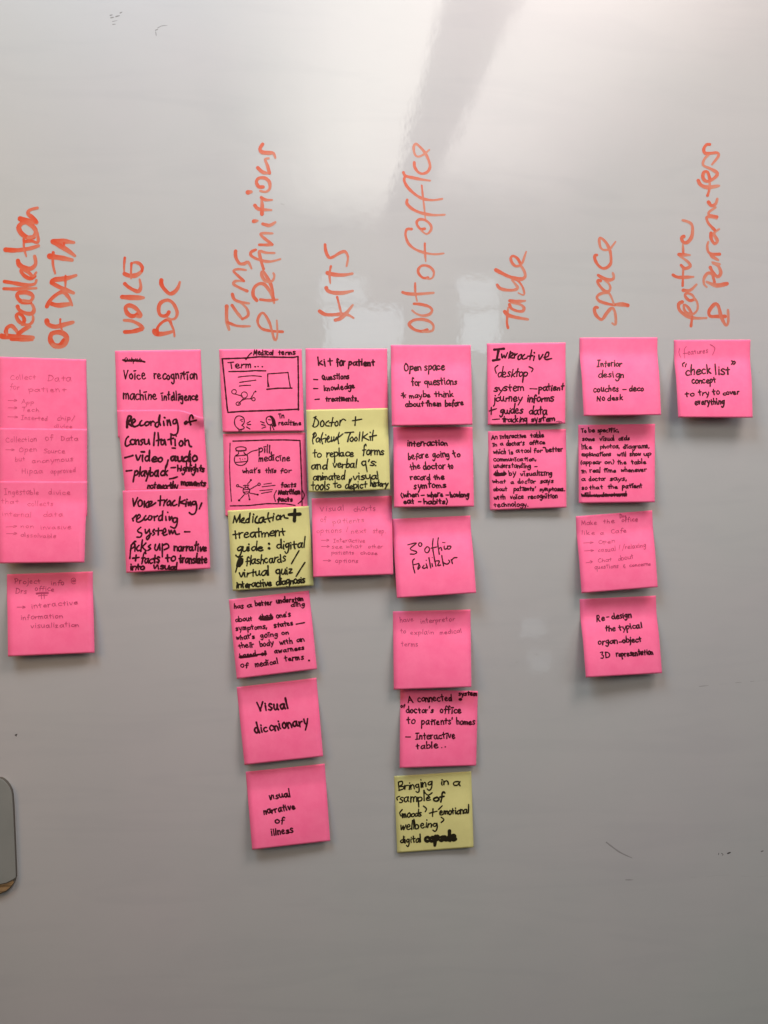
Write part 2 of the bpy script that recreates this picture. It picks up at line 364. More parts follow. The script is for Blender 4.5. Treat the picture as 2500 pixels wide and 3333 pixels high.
heading(["!36 120,1760 120,1900 145,2000", "!26 130,1925 230,1962 360,1965", "!32 175,1750 230,1830 280,1890", "!26 280,1892 340,1855 330,1790 290,1745 250,1715", "!30 178,1635 200,1690 270,1718 350,1730",
 "!28 330,1603 250,1568 190,1530 215,1500 298,1502", "!26 298,1500 230,1440 190,1395 240,1378 320,1388", "!32 212,1192 212,1250 250,1318 300,1322 340,1305 375,1370"], 700, 440, .3165, 30, M_ORANGE2, "orange marker word 'Terms' above the drawn note")
heading(["!26 695,2022 560,2012 475,1985 438,1920 460,1850 500,1832 560,1930 612,2105 640,2060 635,1905", "!28 465,1690 560,1700 645,1690", "!32 430,1700 392,1650 400,1575 450,1530 510,1537 570,1620 608,1725",
 "!32 600,1690 582,1560 540,1470 492,1400 480,1440 520,1500 588,1500 610,1450 600,1420", "!28 420,1178 372,1202 372,1240 450,1280 560,1300 672,1275", "!30 498,1375 470,1280 458,1195 520,1208 612,1212",
 "!28 455,1127 590,1130", "!28 590,1125 468,1018 592,1010", "!32 490,912 560,928 620,895", "!34 398,885 438,880", "!32 410,722 450,760 580,770", "!34 482,812 485,730 478,645", "!28 475,640 520,665 588,665",
 "!42 338,588 372,582", "!32 495,532 450,530 425,482 450,442 510,440 558,480 562,550 520,583 465,573", "!32 440,335 490,380 560,392", "!30 560,390 538,310 515,248 552,238", "!36 490,92 462,140 485,175 560,182 600,185 620,232"],
 700, 440, .3165, 30, M_ORANGE2, "orange marker words '& Definitions' beside the word Terms")
heading(["!70 262,1645 380,1715 550,1722 700,1710 860,1722 980,1790", "!46 635,1345 680,1530 730,1735", "!72 595,1835 700,1800 830,1685 965,1515", "!78 405,1155 440,1215 560,1255 760,1258 965,1215",
 "!76 430,835 560,868 760,880 955,850", "!46 502,695 472,870 490,1060", "!60 378,235 395,380 465,510 560,490 700,405 800,385 855,465 860,560 835,690"], 1000, 760, .1537, 60, M_ORANGE2, "orange marker heading 'KITS' above the note 'kit for patient'")
OUT = [("!52", "420,545 430,640 500,740 590,772 690,730 735,640 715,520 640,360 540,240 455,175 410,240 430,380 500,430 620,380 722,292"), ("!56", "205,745 240,810 380,850 560,885 735,910"),
 ("!54", "235,835 218,900 280,1030 420,1170 580,1265 780,1300 980,1275"), ("!36", "570,1005 590,1200 620,1450 645,1690"), ("!56", "280,1295 275,1370 380,1475 560,1555 800,1598 1030,1592"),
 ("!50", "630,1872 550,1878 490,1815 470,1740 525,1685 640,1700 740,1785 762,1880 700,1965 640,1968 560,1905")]
heading([a + " " + b for a, b in OUT], 1280, 440, .1627, 50, M_ORANGE2, "orange marker word 'office' on the tallest heading")
heading(["!54 400,-230 300,-225 268,-120 290,-10 345,100 480,210 680,285 900,320 1105,300", "!48 690,85 692,280 710,475", "!54 760,830 690,840 620,815 550,730 550,645 620,572 740,570 840,630 888,720 865,820 800,858 735,845"],
 1280, 780, .1491, 50, M_ORANGE2, "orange marker word 'of' in the tallest heading")
heading(["!64 205,1150 300,1178 500,1190 880,1162", "!44 480,950 482,1150 520,1345", "!58 455,1400 600,1412 780,1462 850,1545 790,1630 650,1660 510,1620 415,1545",
 "!62 740,1968 640,2002 490,1975 385,1905 348,1840 440,1762 620,1738 790,1785 875,1870 865,1975 770,2008 640,2008"], 1280, 780, .1491, 50, M_ORANGE2, "orange marker word 'OUT' above the note 'Open space'")
heading(["!52 360,1925 338,1830 345,1680 362,1480", "!72 288,1572 350,1640 500,1690 795,1742", "!60 392,1415 430,1500 560,1558 680,1560 708,1490 640,1422 520,1395 415,1370", "!66 395,1332 550,1350 735,1335",
 "!62 122,985 180,1060 320,1100 500,1098 572,1050 520,970 445,880", "!44 460,855 580,900 680,1040 715,1190 660,1200 585,1162", "!74 95,662 250,745 420,820 600,860 690,850 738,790 710,680 650,580",
 "!56 620,500 560,405 470,355 420,405 445,500 520,575 610,565 680,490 720,370 758,265"], 1600, 780, .1491, 60, M_ORANGE2, "orange marker heading 'Table' above the Interactive note")
heading(["!62 285,1650 240,1645 220,1700 250,1800 340,1890 400,1875 470,1770 570,1662 625,1700 655,1820 655,2000 585,1970", "!80 905,1605 800,1585 640,1590", "!56 640,1598 500,1575 330,1520 272,1450 305,1390 400,1350 510,1350 570,1440 620,1580",
 "!58 345,1100 300,1092 290,1140 350,1230 430,1308 515,1318 548,1240 510,1150 440,1095", "!64 300,985 400,1045 520,1082 605,1060 618,1000 598,940",
 "!56 272,570 232,575 232,660 290,770 380,840 470,830 550,755 562,650 540,480 470,330 390,242 332,222 320,300 350,420 420,465 530,448 600,370 655,295"], 1900, 740, .1583, 60, M_ORANGE2, "orange marker heading 'Space' above the Interior design note")
heading(["!36 240,1848 202,1872 212,1940 300,2008 400,2028 508,2025", "!28 338,2115 348,2000 308,1910 258,1880 275,1955 350,1985 408,1935 405,1850 355,1775", "!30 375,1820 320,1832 272,1782 290,1752 350,1770 385,1830",
 "!34 252,1718 330,1718 398,1655", "!34 138,1548 200,1575 365,1570", "!24 245,1668 250,1500 235,1440", "!32 228,1440 270,1478 330,1450 300,1400 215,1340", "!34 205,1322 325,1328", "!24 252,1310 247,1205",
 "!36 258,1122 232,1140 255,1188 305,1182 350,1110 350,1000 310,962 245,942"], 2150, 440, .2938, 34, M_ORANGE2, "orange marker word 'features' at the right")
heading(["!36 715,2008 620,2008 550,2005 538,1950 600,1872 640,1892 672,2010 722,2105 750,2070 747,1935", "!42 738,1645 620,1665 512,1625", "!32 598,1625 570,1540 520,1532 482,1590 482,1650 512,1682", "!34 552,1465 575,1510 630,1568 668,1530 640,1450 570,1412 655,1430",
 "!36 655,1318 560,1330 640,1385", "!30 655,1320 545,1308 517,1240 530,1182", "!34 560,1085 562,1150 600,1203 630,1168 592,1090 650,1042", "!30 600,1050 530,975 512,912 560,905 625,925", "!30 625,905 542,885 540,850 612,800",
 "!36 532,742 565,782 612,760 630,705", "!40 418,502 445,550 520,578 648,560", "!28 522,668 545,580 540,490", "!34 545,480 522,410 482,410 470,470 512,512 590,480 630,422 550,370 472,330 490,260 540,212", "!32 545,102 510,105 480,150 492,198 560,200 630,195 640,235 570,325"],
 2150, 440, .2938, 34, M_ORANGE2, "orange marker words '& Parameters', rightmost heading")
def marks(name, m, label, items):
    for ox, oy, s, wd, txt in items:
        k = Ink(on_board); k.stroke(conv(txt, ox, oy, s), wd * s, taper=.5); k.build(name, m, board, label)
M_SMUDGE0 = ink("dark grey marker residue", (.22, .215, .21))
marks("marker_residue", M_SMUDGE0, "grey leftover marker dashes near the top left corner", [(300, 0, .2411, 17, t) for t in ("245,207 275,200", "252,240 292,232", "322,224 372,210", "378,176 405,162")] + [(300, 0, .2411, 9, "275,290 338,277"), (300, 0, .2411, 16, "855,408 888,396")])
marks("marker_residue", M_SMUDGE, "faint curved leftover marker arc near the top left corner", [(300, 0, .2411, 12, "885,378 940,350 1015,344"), (300, 0, .2411, 14, "278,330 318,326"), (300, 0, .2411, 14, "858,430 866,485")])
marks("marker_residue", M_SMUDGE, "thin broken pencil-like line at the right edge", [(1900, 2100, .3617, 6, "1040,371 1122,363"), (1900, 2100, .3617, 4, "1365,339 1420,334"), (1900, 2100, .3617, 4, "1500,327 1530,325")])
marks("marker_residue", M_SMUDGE2, "faint continuation of the thin line at the right edge", [(1900, 2100, .3617, 4, "1222,353 1295,346"), (1900, 2100, .3617, 3, "1530,325 1659,317")])
marks("marker_residue", M_SMUDGE, "grey diagonal smear at the lower right", [(1900, 2100, .3617, 13, "205,1775 320,1860 435,1915"), (1900, 2100, .3617, 9, "378,2112 445,2112")])
marks("marker_residue", M_DARK, "small black ink specks at the lower right edge", [(1900, 2100, .3617, 13, "1295,1875 1322,1864"), (1900, 2100, .3617, 9, "1598,1856 1618,1850"), (1900, 2100, .3617, 6, "1216,1872 1213,1888"), (1900, 2100, .3617, 5, "1240,1872 1255,1885 1245,1892"), (0, 2300, .1808, 20, "275,515 310,495"), (0, 2300, .1808, 14, "300,500 290,540")])
marks("marker_residue", M_SMUDGE2, "faint broken wavy line at the lower right", [(1900, 2100, .3617, 5, "955,2088 1030,2088"), (1900, 2100, .3617, 4, "1110,2082 1230,2070 1320,2070"), (1900, 2100, .3617, 4, "1415,2078 1500,2080"), (1900, 2100, .3617, 4, "1570,2088 1655,2074"), (1500, 1900, .2712, 10, "660,943 692,938"), (1500, 1900, .2712, 8, "910,840 912,855"), (2160, 1080, .2049, 26, "1520,640 1530,640"), (0, 640, .2441, 14, "180,580 205,575")])
marks("marker_residue", M_SMUDGE2, "grey scribble at the foot of the leftmost heading", [(0, 640, .2441, 10, "5,1812 60,1828"), (700, 440, .3165, 12, "680,705 712,715")])

# ------------------------------------------------------------------ sticky notes
def prof(v, fold):
    t = (v - fold) / (1 - fold)
    k = .03
    sp = k * math.log(1 + math.exp(t / k)) if t / k < 40 else t        # soft bend after the gummed strip
    sp0 = k * math.log(1 + math.exp(-fold / (1 - fold) / k))
    return (sp - sp0) * (1.75 - .75 * max(t, 0))
class Note:
    def __init__(s, P, L, base=.35, fold=.24, asym=0, dx=(0, 0), rip=.25, seed=0, corner=None):
        s.P = P; s.L = L * (1.25 if base < 1 and L > 2.5 else 1) * 1e-3; s.base = base * 1e-3; s.fold = fold; s.asym = asym; s.dx = dx; s.rip = rip * 1e-3; s.c = corner
        r = random.Random(seed); s.asym = asym or r.uniform(-.3, .3) * (base < 1); s.rip *= 1.5; s.ph = [r.uniform(0, 6.28) for _ in range(6)]; s.fr = [r.uniform(.7, 1.6) for _ in range(4)]
    def px(s, u, v):
        (ax, ay), (bx, by), (cx, cy), (dx, dy) = s.P
        x = (ax * (1 - u) + bx * u) * (1 - v) + (dx * (1 - u) + cx * u) * v
        y = (ay * (1 - u) + by * u) * (1 - v) + (dy * (1 - u) + cy * u) * v
        g = math.exp(-((v - s.fold) / .2) ** 2) - math.exp(-(s.fold / .2) ** 2) * (1 - v)
        x += (s.dx[0] * (1 - u) + s.dx[1] * u) * g
        if s.c:
            u0, v0, rad, dl, ox, oy = s.c; q = math.exp(-(((u - u0) ** 2 + (v - v0) ** 2) / rad ** 2)); x += ox * q; y += oy * q
        return x, y
    def lift(s, u, v):
        l = s.base + s.L * prof(v, s.fold) * (1 + s.asym * (u - .5) * 2)
        m = min(1, max(0, (v - s.fold) * 2.5))
        l += s.rip * m * (math.sin(s.ph[0] + 5 * s.fr[0] * u + 2 * v) + .6 * math.sin(s.ph[1] + 4 * s.fr[1] * v - 3 * u) + .35 * math.sin(s.ph[2] + 9 * s.fr[2] * u + 5 * v)) * .5 + s.rip * m * .9
        if s.c:
            u0, v0, rad, dl, ox, oy = s.c; l += dl * 1e-3 * math.exp(-(((u - u0) ** 2 + (v - v0) ** 2) / rad ** 2))
        return l
    def inv(s, x, y):
        u = v = .5
        for _ in range(7):
            fx, fy = s.px(u, v); e = 1e-3
            gx, gy = s.px(u + e, v); hx, hy = s.px(u, v + e)
            a, b, c, d = (gx - fx) / e, (hx - fx) / e, (gy - fy) / e, (hy - fy) / e
            D = a * d - b * c; rx, ry = x - fx, y - fy
            u += (rx * d - b * ry) / D; v += (a * ry - c * rx) / D
        return u, v
    def pos(s, x, y, e):
        u, v = s.inv(x, y); u = min(.997, max(.003, u)); v = min(.997, max(.003, v))
        x, y = s.px(u, v)
        return place(x, y, s.lift(u, v) + 6e-5 + e)
    def mesh(s, nu=14, nv=44, t=1.6e-4):
        V = []; F = []
        for k in (0, 1):
            for j in range(nv + 1):
                for i in range(nu + 1):
                    u, v = i / nu, j / nv; x, y = s.px(u, v); V.append(place(x, y, s.lift(u, v) - k * t))
        n1 = (nu + 1) * (nv + 1); w_ = nu + 1
        for j in range(nv):
            for i in range(nu):
                a = j * w_ + i; F.append((a, a + w_, a + w_ + 1, a + 1)); b = a + n1; F.append((b, b + 1, b + w_ + 1, b + w_))
        for i in range(nu):
            F.append((i, i + 1, i + 1 + n1, i + n1)); a = nv * w_ + i; F.append((a + 1, a, a + n1, a + 1 + n1))
        for j in range(nv):
            a = j * w_; F.append((a + w_, a, a + n1, a + w_ + n1)); a = j * w_ + nu; F.append((a, a + w_, a + w_ + n1, a + n1))
        return V, F

def ellipse(cx, cy, rx, ry, a0=0, a1=380):
    return [(cx + rx * math.cos(math.radians(a)), cy + ry * math.sin(math.radians(a))) for a in range(a0, a1, 30)]

def note(label, color, geo, crop, wd, text, inkm=None, slant=0.0, jit=1.0):
    ox, oy, s = crop
    loose = slant >= .06; st = dict(gap=.14, asc=1.5, desc=1.6) if loose else (dict(gap=.22, asc=1.3, desc=1.3) if jit > 1 else dict(gap=.26, asc=1.12, desc=1.15))
    if not loose and jit == 1: jit = 1.2
    if loose: jit = 1.3
    n = Note(**geo)
    top = n.px(.5, 0); org = place(*top, 0)
    root = empty("sticky_note", (0, 0, 0), label, "sticky note", "sticky notes stuck in columns on the whiteboard")
    V, F = n.mesh()
    m = M_PINK if color == 'pink' else M_YEL
    p = mesh_obj("paper", V, F, m, root)
    for f in p.data.polygons: f.use_smooth = True
    # recentre: root sits at the note's gummed top edge
    inkm = inkm or (M_INKP if color == 'pink' else M_INKY)
    parts = [p]
    for raw in text.strip().split('\n'):
        raw = raw.strip()
        if not raw: continue
        k = Ink(n.pos); cur = wd; name = "handwriting"; mm = inkm
        for it in raw.split(';'):
            it = it.strip()
            if not it: continue
            if it.startswith('~pen'): mm = M_PEN; cur = wd * .45; continue
            if it[0] == '!' and len(it.split()) == 1: cur = float(it[1:]); continue
            if it[0] == '#':                                   # smooth line
                k.stroke(conv(it[1:], ox, oy, s), cur * s); continue
            if it[0] == '^':                                   # cornered line
                name = "drawing"
                k.stroke(conv(it[1:], ox, oy, s), cur * s, smooth=False); continue
            if it[0] == '%':                                   # ellipse
                a, b, c, d = map(float, it[1:].split()); name = "drawing"
                k.stroke([(ox + x * s, oy + y * s) for x, y in ellipse(a, b, c, d)], cur * s); continue
            t = it.split()
            xx0, yy0, xx1, yy1, hh = map(float, t[1:6])
            if len(t) > 6: cw = float(t[6])
            else: cw = cur
            word(k, t[0], ox + xx0 * s, oy + yy0 * s, ox + xx1 * s, oy + yy1 * s, hh * s, cw * s, slant, jit, **st)
        o = k.build(name, mm, root)
        if o: parts.append(o)
    for o in parts:
        for v in o.data.vertices: v.co -= org
    root.location = org
    return root

A1 = (0, 1080, .217); A2 = (0, 1380, .217); A4 = (0, 1780, .217)
note("topmost pink note at the left edge, faint pen writing 'Collect Data for patient'", 'pink',
 dict(P=((-5, 1161), (281, 1170), (284, 1450), (-4, 1446)), L=1.3, asym=.01, rip=.1, seed=1), A1, 8, """
 Collect 160 715 555 715 50; Data 715 740 1085 745 60
 for 150 865 295 875 60; patient 430 900 1010 905 48
 > 120 1045 275 1045 42; App 325 1080 520 1085 42
 > 120 1160 265 1165 42; Tech. 330 1195 620 1200 36
 > 120 1295 270 1300 42; Inserted 320 1315 735 1330 40; chip/ 860 1325 1135 1330 42
 divice 810 1440 1100 1445 36""", M_PEN2)
note("pink note at the left edge overlapping the topmost one, faint writing 'Collection of Data'", 'pink',
 dict(P=((-5, 1393), (283, 1396), (284, 1680), (-4, 1678)), L=1.5, base=2.5, rip=.15, seed=2), A2, 8, """
 Collection 95 275 570 258 50; of 680 247 800 238 50; Data 915 250 1180 250 50
 > 85 405 235 405 42; Open 285 415 565 415 48; Source 655 435 985 440 44
 but 230 560 380 555 44; anonymous 485 588 1135 552 38
 · 240 715 270 715 40; Hipaa 330 745 655 735 46; approved 765 745 1150 715 42""", M_PEN2)
note("third pink note down the left edge, faint writing 'Ingestable divice', bottom lifting off", 'pink',
 dict(P=((-5, 1566), (283, 1567), (275, 1831), (-4, 1834)), L=8, base=4.4, rip=.3, seed=3, dx=(0, 3)), A2, 8, """
 Ingestable 70 1060 610 1055 50; divice 730 1060 1075 1055 46
 that 20 1195 290 1195 44; collects 415 1230 820 1225 44
 internal 40 1385 490 1400 44; data 650 1395 960 1385 46
 > 90 1565 265 1555 42; non 315 1560 520 1560 40; invasive 615 1580 1090 1570 38
 > 90 1672 255 1672 42; dissolvable 310 1690 870 1710 36""", M_PEN2)
note("darker pink note lowest in the leftmost column, pen writing 'Project info @ Drs office'", 'pink',
 dict(P=((23, 1869), (302, 1860), (308, 2125), (26, 2137)), L=6, rip=.3, seed=4, dx=(-1, -1)), A4, 10, """
 Project 225 550 625 555 50; info 770 570 975 570 46; @ 1070 545 1155 545 46
 Drs 235 695 400 710 50; office 525 655 825 665 44
 !20;#545,695 620,688 720,682;#550,705 640,700 725,698;!12;#575,735 640,728 710,725;#620,690 625,780;#660,690 665,775
 > 260 922 410 925 46; interactive 475 925 1205 855 46
 information 315 1095 970 1065 44
 visualization 465 1215 1220 1195 44""", M_PEN)
B1 = (350, 1100, .223); B2 = (350, 1480, .223)
note("pink note topmost in the second column, 'Voice recognition, machine intelligence' in black marker", 'pink',
 dict(P=((374.5, 1142), (653, 1138), (664, 1420), (384, 1424)), L=1.2, asym=.01, rip=.1, seed=5), B1, 21, """
 !12;Output: 245 345 515 345 42; !24;#225,320 330,328 430,322 545,348;#240,330 400,333 500,340
 Voīce 240 595 570 605 82; recognītīon 680 600 1340 600 76
 machīne 235 890 740 900 80; īntellīgence 790 905 1350 905 74""")
note("pink note in the second column with a curled top right corner, bold 'Recording of consultation'", 'pink',
 dict(P=((381, 1335), (661, 1332), (679, 1592), (407, 1600)), L=1.2, base=2.3, rip=.12, seed=6, corner=(1, 0, .17, 5, 1, 26)), B1, 30, """
 !36;#285,1305 290,1200 310,1140 345,1150 330,1200 300,1240 355,1285;!30;#360,1250 405,1210 385,1180 352,1230 380,1292 440,1280 475,1250;!27;#500,1205 472,1240 482,1280 530,1268;#540,1265 560,1230 600,1225 603,1262 562,1280;#625,1220 635,1275;#632,1245 660,1215 682,1228;#742,1225 702,1245 700,1288 742,1285 765,1118 748,1200 775,1275;#818,1215 825,1275;#830,1160 838,1165;#870,1200 876,1275;#880,1235 902,1192 922,1272;#1002,1185 962,1200 960,1248 1000,1240 1008,1188 1030,1290 1020,1385 970,1418 925,1400;#1150,1215 1125,1240 1140,1258 1165,1235 1150,1215;#1248,1170 1235,1122 1207,1140 1195,1200 1215,1265;#1180,1228 1295,1200
 !27;#305,1440 275,1470 260,1540 278,1580 335,1550;#350,1550 332,1510 360,1482 400,1500 387,1550 350,1553;#405,1480 415,1552;#415,1510 448,1482 460,1555;#520,1480 482,1500 512,1530 490,1560;#540,1480 545,1545 588,1540 602,1480;#602,1480 615,1552;#690,1382 680,1480 675,1568;#738,1382 746,1480 740,1570;#712,1500 790,1478;#822,1490 782,1502 790,1558 825,1540 832,1480 852,1560;#930,1402 925,1480 932,1555;#880,1485 962,1462;#985,1480 990,1570;#1000,1425 1004,1432;#945,1605 990,1608;#1070,1500 1045,1540 1068,1578 1100,1550 1090,1502 1065,1505;#1130,1470 1132,1560;#1135,1512 1178,1490 1195,1568 1225,1585
 #255,1748 320,1730 370,1715; vīdeo 415 1795 830 1810 86; #885,1780 870,1840 848,1895; audio 920 1795 1325 1800 84
 !26;- 265 1972 360 1962 60; playback 390 2020 905 2015 78
 !24;- 925 1915 1005 1910 50; highlights 1025 1940 1435 1950 58
 !24;noteworthy 585 2195 1045 2200 54; moments 1080 2150 1445 2155 52; #905,2055 960,2045 1020,2025""", slant=.1)
note("pink note lowest in the second column, black marker 'Voice tracking, recording system'", 'pink',
 dict(P=((399, 1597), (674, 1589), (684.5, 1851), (411, 1865)), L=3.5, base=4.2, rip=.25, seed=7), B2, 26, """
 #370,640 385,750;#385,750 440,625;#480,660 447,690 457,750 500,740 505,680 472,657;#540,680 535,765;#600,680 562,720 570,765 612,755;#595,738 640,710 650,682 612,690 602,748 640,745 705,700;#775,600 765,740;#740,670 830,660;#835,680 820,745;#830,700 870,652;#905,670 872,700 875,740 912,720 920,672 926,745;#982,667 950,700 960,745 1012,725;#1060,610 1040,750;#1130,660 1052,700;#1060,700 1122,716;#1150,682 1142,750;#1160,650 1162,654;#1175,690 1185,745 1208,682 1220,745;#1290,682 1250,682 1237,722 1278,722 1290,684 1302,770 1280,850 1232,870 1195,845;#1375,705 1340,790
 #365,930 375,965;#366,940 420,880;#440,940 480,902 460,872 426,920 432,980 482,975 540,930;#560,890 527,930 550,956 587,930;#612,890 592,940 630,950 650,902 617,890;#680,900 686,960;#686,915 730,890;#790,880 752,910 752,958 793,940 806,815 800,955;#850,900 855,955;#878,838 882,844;#900,900 906,960 938,902 950,970;#1000,920 962,930 966,988 1008,970 1020,920 1015,1010 980,1070 922,1050
 #485,1060 442,1100 452,1130 500,1150 482,1200 430,1202;#550,1090 562,1150 610,1092;#610,1090 620,1180 582,1240 572,1202 640,1150;#682,1090 662,1120 690,1150 660,1176;#745,1070 740,1170;#702,1112 800,1105;#800,1148 850,1120 840,1072 812,1110 822,1175 872,1160;#895,1100 906,1160 930,1102 950,1155 980,1102 1000,1160 1050,1155; - 1105 1150 1215 1150 60
 #400,1262 348,1330 326,1515;#342,1322 390,1290 395,1340 347,1372;#402,1315 400,1410;#408,1263 411,1268;#460,1322 427,1360 440,1400 482,1390;#510,1240 486,1410;#560,1290 502,1350;#502,1342 562,1402;#630,1312 597,1340 630,1370 590,1396;#700,1310 690,1370 720,1395 760,1302;#760,1300 766,1390;#800,1300 800,1490;#806,1322 870,1300 895,1350 832,1385; narrative 975 1400 1470 1400 70
 + 360 1560 470 1555 84; facts 490 1575 770 1575 74; to 850 1560 1000 1550 72; translate 1045 1575 1475 1580 70
 into 335 1685 550 1675 52; visual 665 1665 1035 1670 54""", slant=.1)
D1 = (690, 1100, .1989); D2 = (690, 1380, .1989)
note("pink note with a drawn box, two drawn heads and 'Medical terms' on it", 'pink',
 dict(P=((713.5, 1137), (982, 1136), (990, 1404), (725, 1407)), L=2, rip=.15, seed=8), D1, 20, """
 Medīcal 680 278 1020 278 50; terms 1090 275 1375 270 50; #648,242 605,280 555,350
 !26;^165,340 560,328 760,308 1330,318 1408,302; ^168,340 200,640 250,1150 262,1218; ^262,1218 500,1200 900,1188 1100,1180 1420,1165; ^1408,302 1415,700 1415,1180
 Term 275 500 660 490 78; !26; .  700 470 710 470 60; . 750 470 760 470 60; . 818 470 825 470 60
 !24;^275,550 560,545 700,534 880,538
 !18;#430,640 520,628 680,618 810,630; #450,726 580,708 718,690; #450,786 530,776 630,774
 !20;^915,800 912,588 1245,565; ^1245,565 1262,690 1285,820; !24;^900,840 1080,822 1308,820; !16;^915,700 935,800
 !15;%362 880 38 36;%530 932 50 50;%430 1075 36 28;%680 1002 28 26; #370,915 440,935 500,950; #515,985 470,1040 430,1085; #465,1040 540,1000 640,995; #632,990 665,940 690,890; !30;#708,876 714,876
 !18;#440,1495 380,1430 370,1350 400,1290 450,1275 510,1300 530,1350 520,1400 490,1430 520,1450 520,1485 440,1500;#465,1345 500,1330; !22;#490,1365 495,1367; !16;^445,1500 445,1540;^475,1500 475,1540
 !18;^575,1395 625,1365; ^580,1420 635,1415; ^565,1455 622,1490
 !18;#960,1275 900,1300 890,1360 930,1420 1000,1400; #925,1335 955,1340; !38;#965,1290 1010,1330 1035,1430; #985,1300 1000,1380 1020,1440; !16;^955,1430 960,1508; ^985,1440 1015,1500; ^940,1420 1000,1430
 !18;^795,1367 855,1390; ^810,1415 870,1430; ^820,1477 878,1455
 īn 1105 1312 1190 1312 50 19; realtīme 1095 1420 1475 1425 50 19""")
note("pink note with a drawn pill bottle and 'what's this for' on it", 'pink',
 dict(P=((726, 1412), (994, 1408), (1002, 1674), (734, 1680)), L=1.1, asym=.01, rip=.1, seed=9), D2, 18, """
 !22;^345,280 600,272 900,262 1200,260 1440,270; ^1440,270 1455,600 1470,1000 1475,1330
 !16;^297,315 288,700 300,1000 318,1265
 !20;^300,1340 600,1335 900,1303 1200,1305 1360,1332
 !17;%475 408 86 36;^395,440 560,430; #430,455 435,488 380,525 368,600 400,660 480,678 545,652 582,600 580,520 530,480 525,455;^390,524 580,505;^395,628 580,612
 !16;#458,565 460,566;#500,575 502,576;#540,568 542,569;#465,588 467,589; #580,492 660,445 755,422
 pīll, 770 472 995 470 72 20
 medīcīne 770 605 1295 600 72 20
 what's 500 803 805 792 48; thīs 880 800 1055 797 50; for 1120 797 1305 792 48
 !15;%563 1090 55 55;^515,1010 605,1000;^520,1075 615,1068;^520,1115 610,1108;^540,1000 545,1050;^590,1000 588,1050;#580,985 640,920;#520,1050 440,1020;%420 1010 18 18;#620,1070 750,995;%772 985 20 20;#620,1130 740,1152;#600,1155 612,1220;#530,1155 450,1240
 !32;#636,915 642,918;#745,1154 752,1156;#612,1232 618,1235;#440,1248 446,1250
 !14;^850,985 975,968;^820,1028 1035,1003;^780,1090 990,1072;^810,1135 980,1105
 facts 1130 1032 1385 1030 48 22
 !18;#1055,1090 1018,1175 1040,1265; Nutrition 1090 1152 1455 1142 48 26; #1470,1070 1510,1160 1480,1240 1410,1302
 facts 1080 1268 1330 1265 44 26""")
D3 = (710, 1630, .2049)
note("yellow note in the third column, 'Medication + treatment guide' in thick black marker", 'yellow',
 dict(P=((741, 1662), (1005, 1647), (1021, 1906), (758, 1923)), L=2.5, base=2.2, rip=.2, seed=10), D3, 25, """
 #240,350 262,240;#262,240 292,342;#292,342 350,212;#350,212 342,340;#345,335 402,308 412,270 378,290 366,338 425,350;#482,280 442,310 450,345 485,330 508,188 492,345;#556,250 550,340;#563,212 568,220;!30;#622,245 592,290 595,342 640,350;#700,262 655,290 655,345 700,335 722,270;#722,262 728,330 752,338;!25;#800,190 790,260 822,335;#750,292 852,265;#880,242 870,315;#885,203 888,210;#960,226 926,260 935,300 980,285 975,242 950,230;#990,230 995,292;#1000,262 1048,222 1055,265 1110,275; !52;^1125,218 1300,210;^1220,140 1212,318
 treatment 245 600 1110 548 82
 guide 290 800 730 795 84; digital 930 762 1400 745 82; !42;#808,680 812,684;#808,752 812,756
 !55;#365,925 330,970 312,1030;!40;#385,930 378,985 340,1040;#335,930 305,1010;!26;#305,1040 278,1132;#285,870 322,898 385,880
 !24;flashcards 440 1018 1110 960 78; #1165,1000 1225,895 1285,792
 virtual 340 1225 830 1172 76; quiz 920 1165 1200 1150 76; #1240,1200 1310,1085 1380,978
 interactive 295 1392 870 1345 62; diagnosis 925 1340 1410 1295 62""", slant=.12)
note("pink note tilted in the third column, 'has a better understanding' in small black letters", 'pink',
 dict(P=((745, 1951.5), (1006, 1922), (1032, 2178), (771, 2210)), L=5, rip=.2, seed=11), (730, 1890, .2049), 20, """
 has 155 440 310 435 50; a 365 425 440 418 50; better 495 405 770 378 50; understan 835 360 1275 312 46
 dīng 1060 415 1290 405 46
 about 180 652 460 630 50; that 560 610 765 595 48; !36;#560,600 640,595 765,580;#580,615 680,618 760,600;!20;one's 830 590 1065 565 50
 symptoms, 190 790 705 757 48; states 795 742 1110 702 48; #1145,690 1275,665
 what's 200 940 495 912 50; goīng 575 905 860 880 50; on 915 860 1030 850 50
 theīr 230 1070 480 1055 50; body 570 1045 790 1020 52; wīth 885 1020 1090 992 50; an 1155 970 1275 960 50
 based 245 1222 520 1195 48; of 590 1190 675 1175 46; !26;#240,1215 400,1195 545,1172 670,1165;#260,1225 420,1205 520,1190;!20;awarness 800 1152 1295 1092 50
 of 260 1382 395 1375 50; medīcal 495 1370 875 1312 52; terms 960 1280 1275 1250 50; !28;#1345,1266 1350,1267""")
note("tilted pink note reading 'Visual diccnionary' in black marker", 'pink',
 dict(P=((770.5, 2236.5), (1030, 2206), (1052, 2462), (796, 2490)), L=4.5, rip=.45, seed=12), (750, 2180, .211), 28, """
 Visual 430 642 920 590 92 30
 diccnionary 385 985 1240 842 90 28""")
note("tilted pink note lowest in the third column, reading 'visual narrative of illness'", 'pink',
 dict(P=((800, 2512), (1057, 2485.5), (1075, 2737), (821, 2766)), L=5, rip=.3, seed=13), (770, 2460, .1989), 24, """
 vısual 540 718 900 662 72
 narrative 450 962 985 862 66
 of 630 1110 790 1100 66
 illness 570 1305 945 1242 64""")
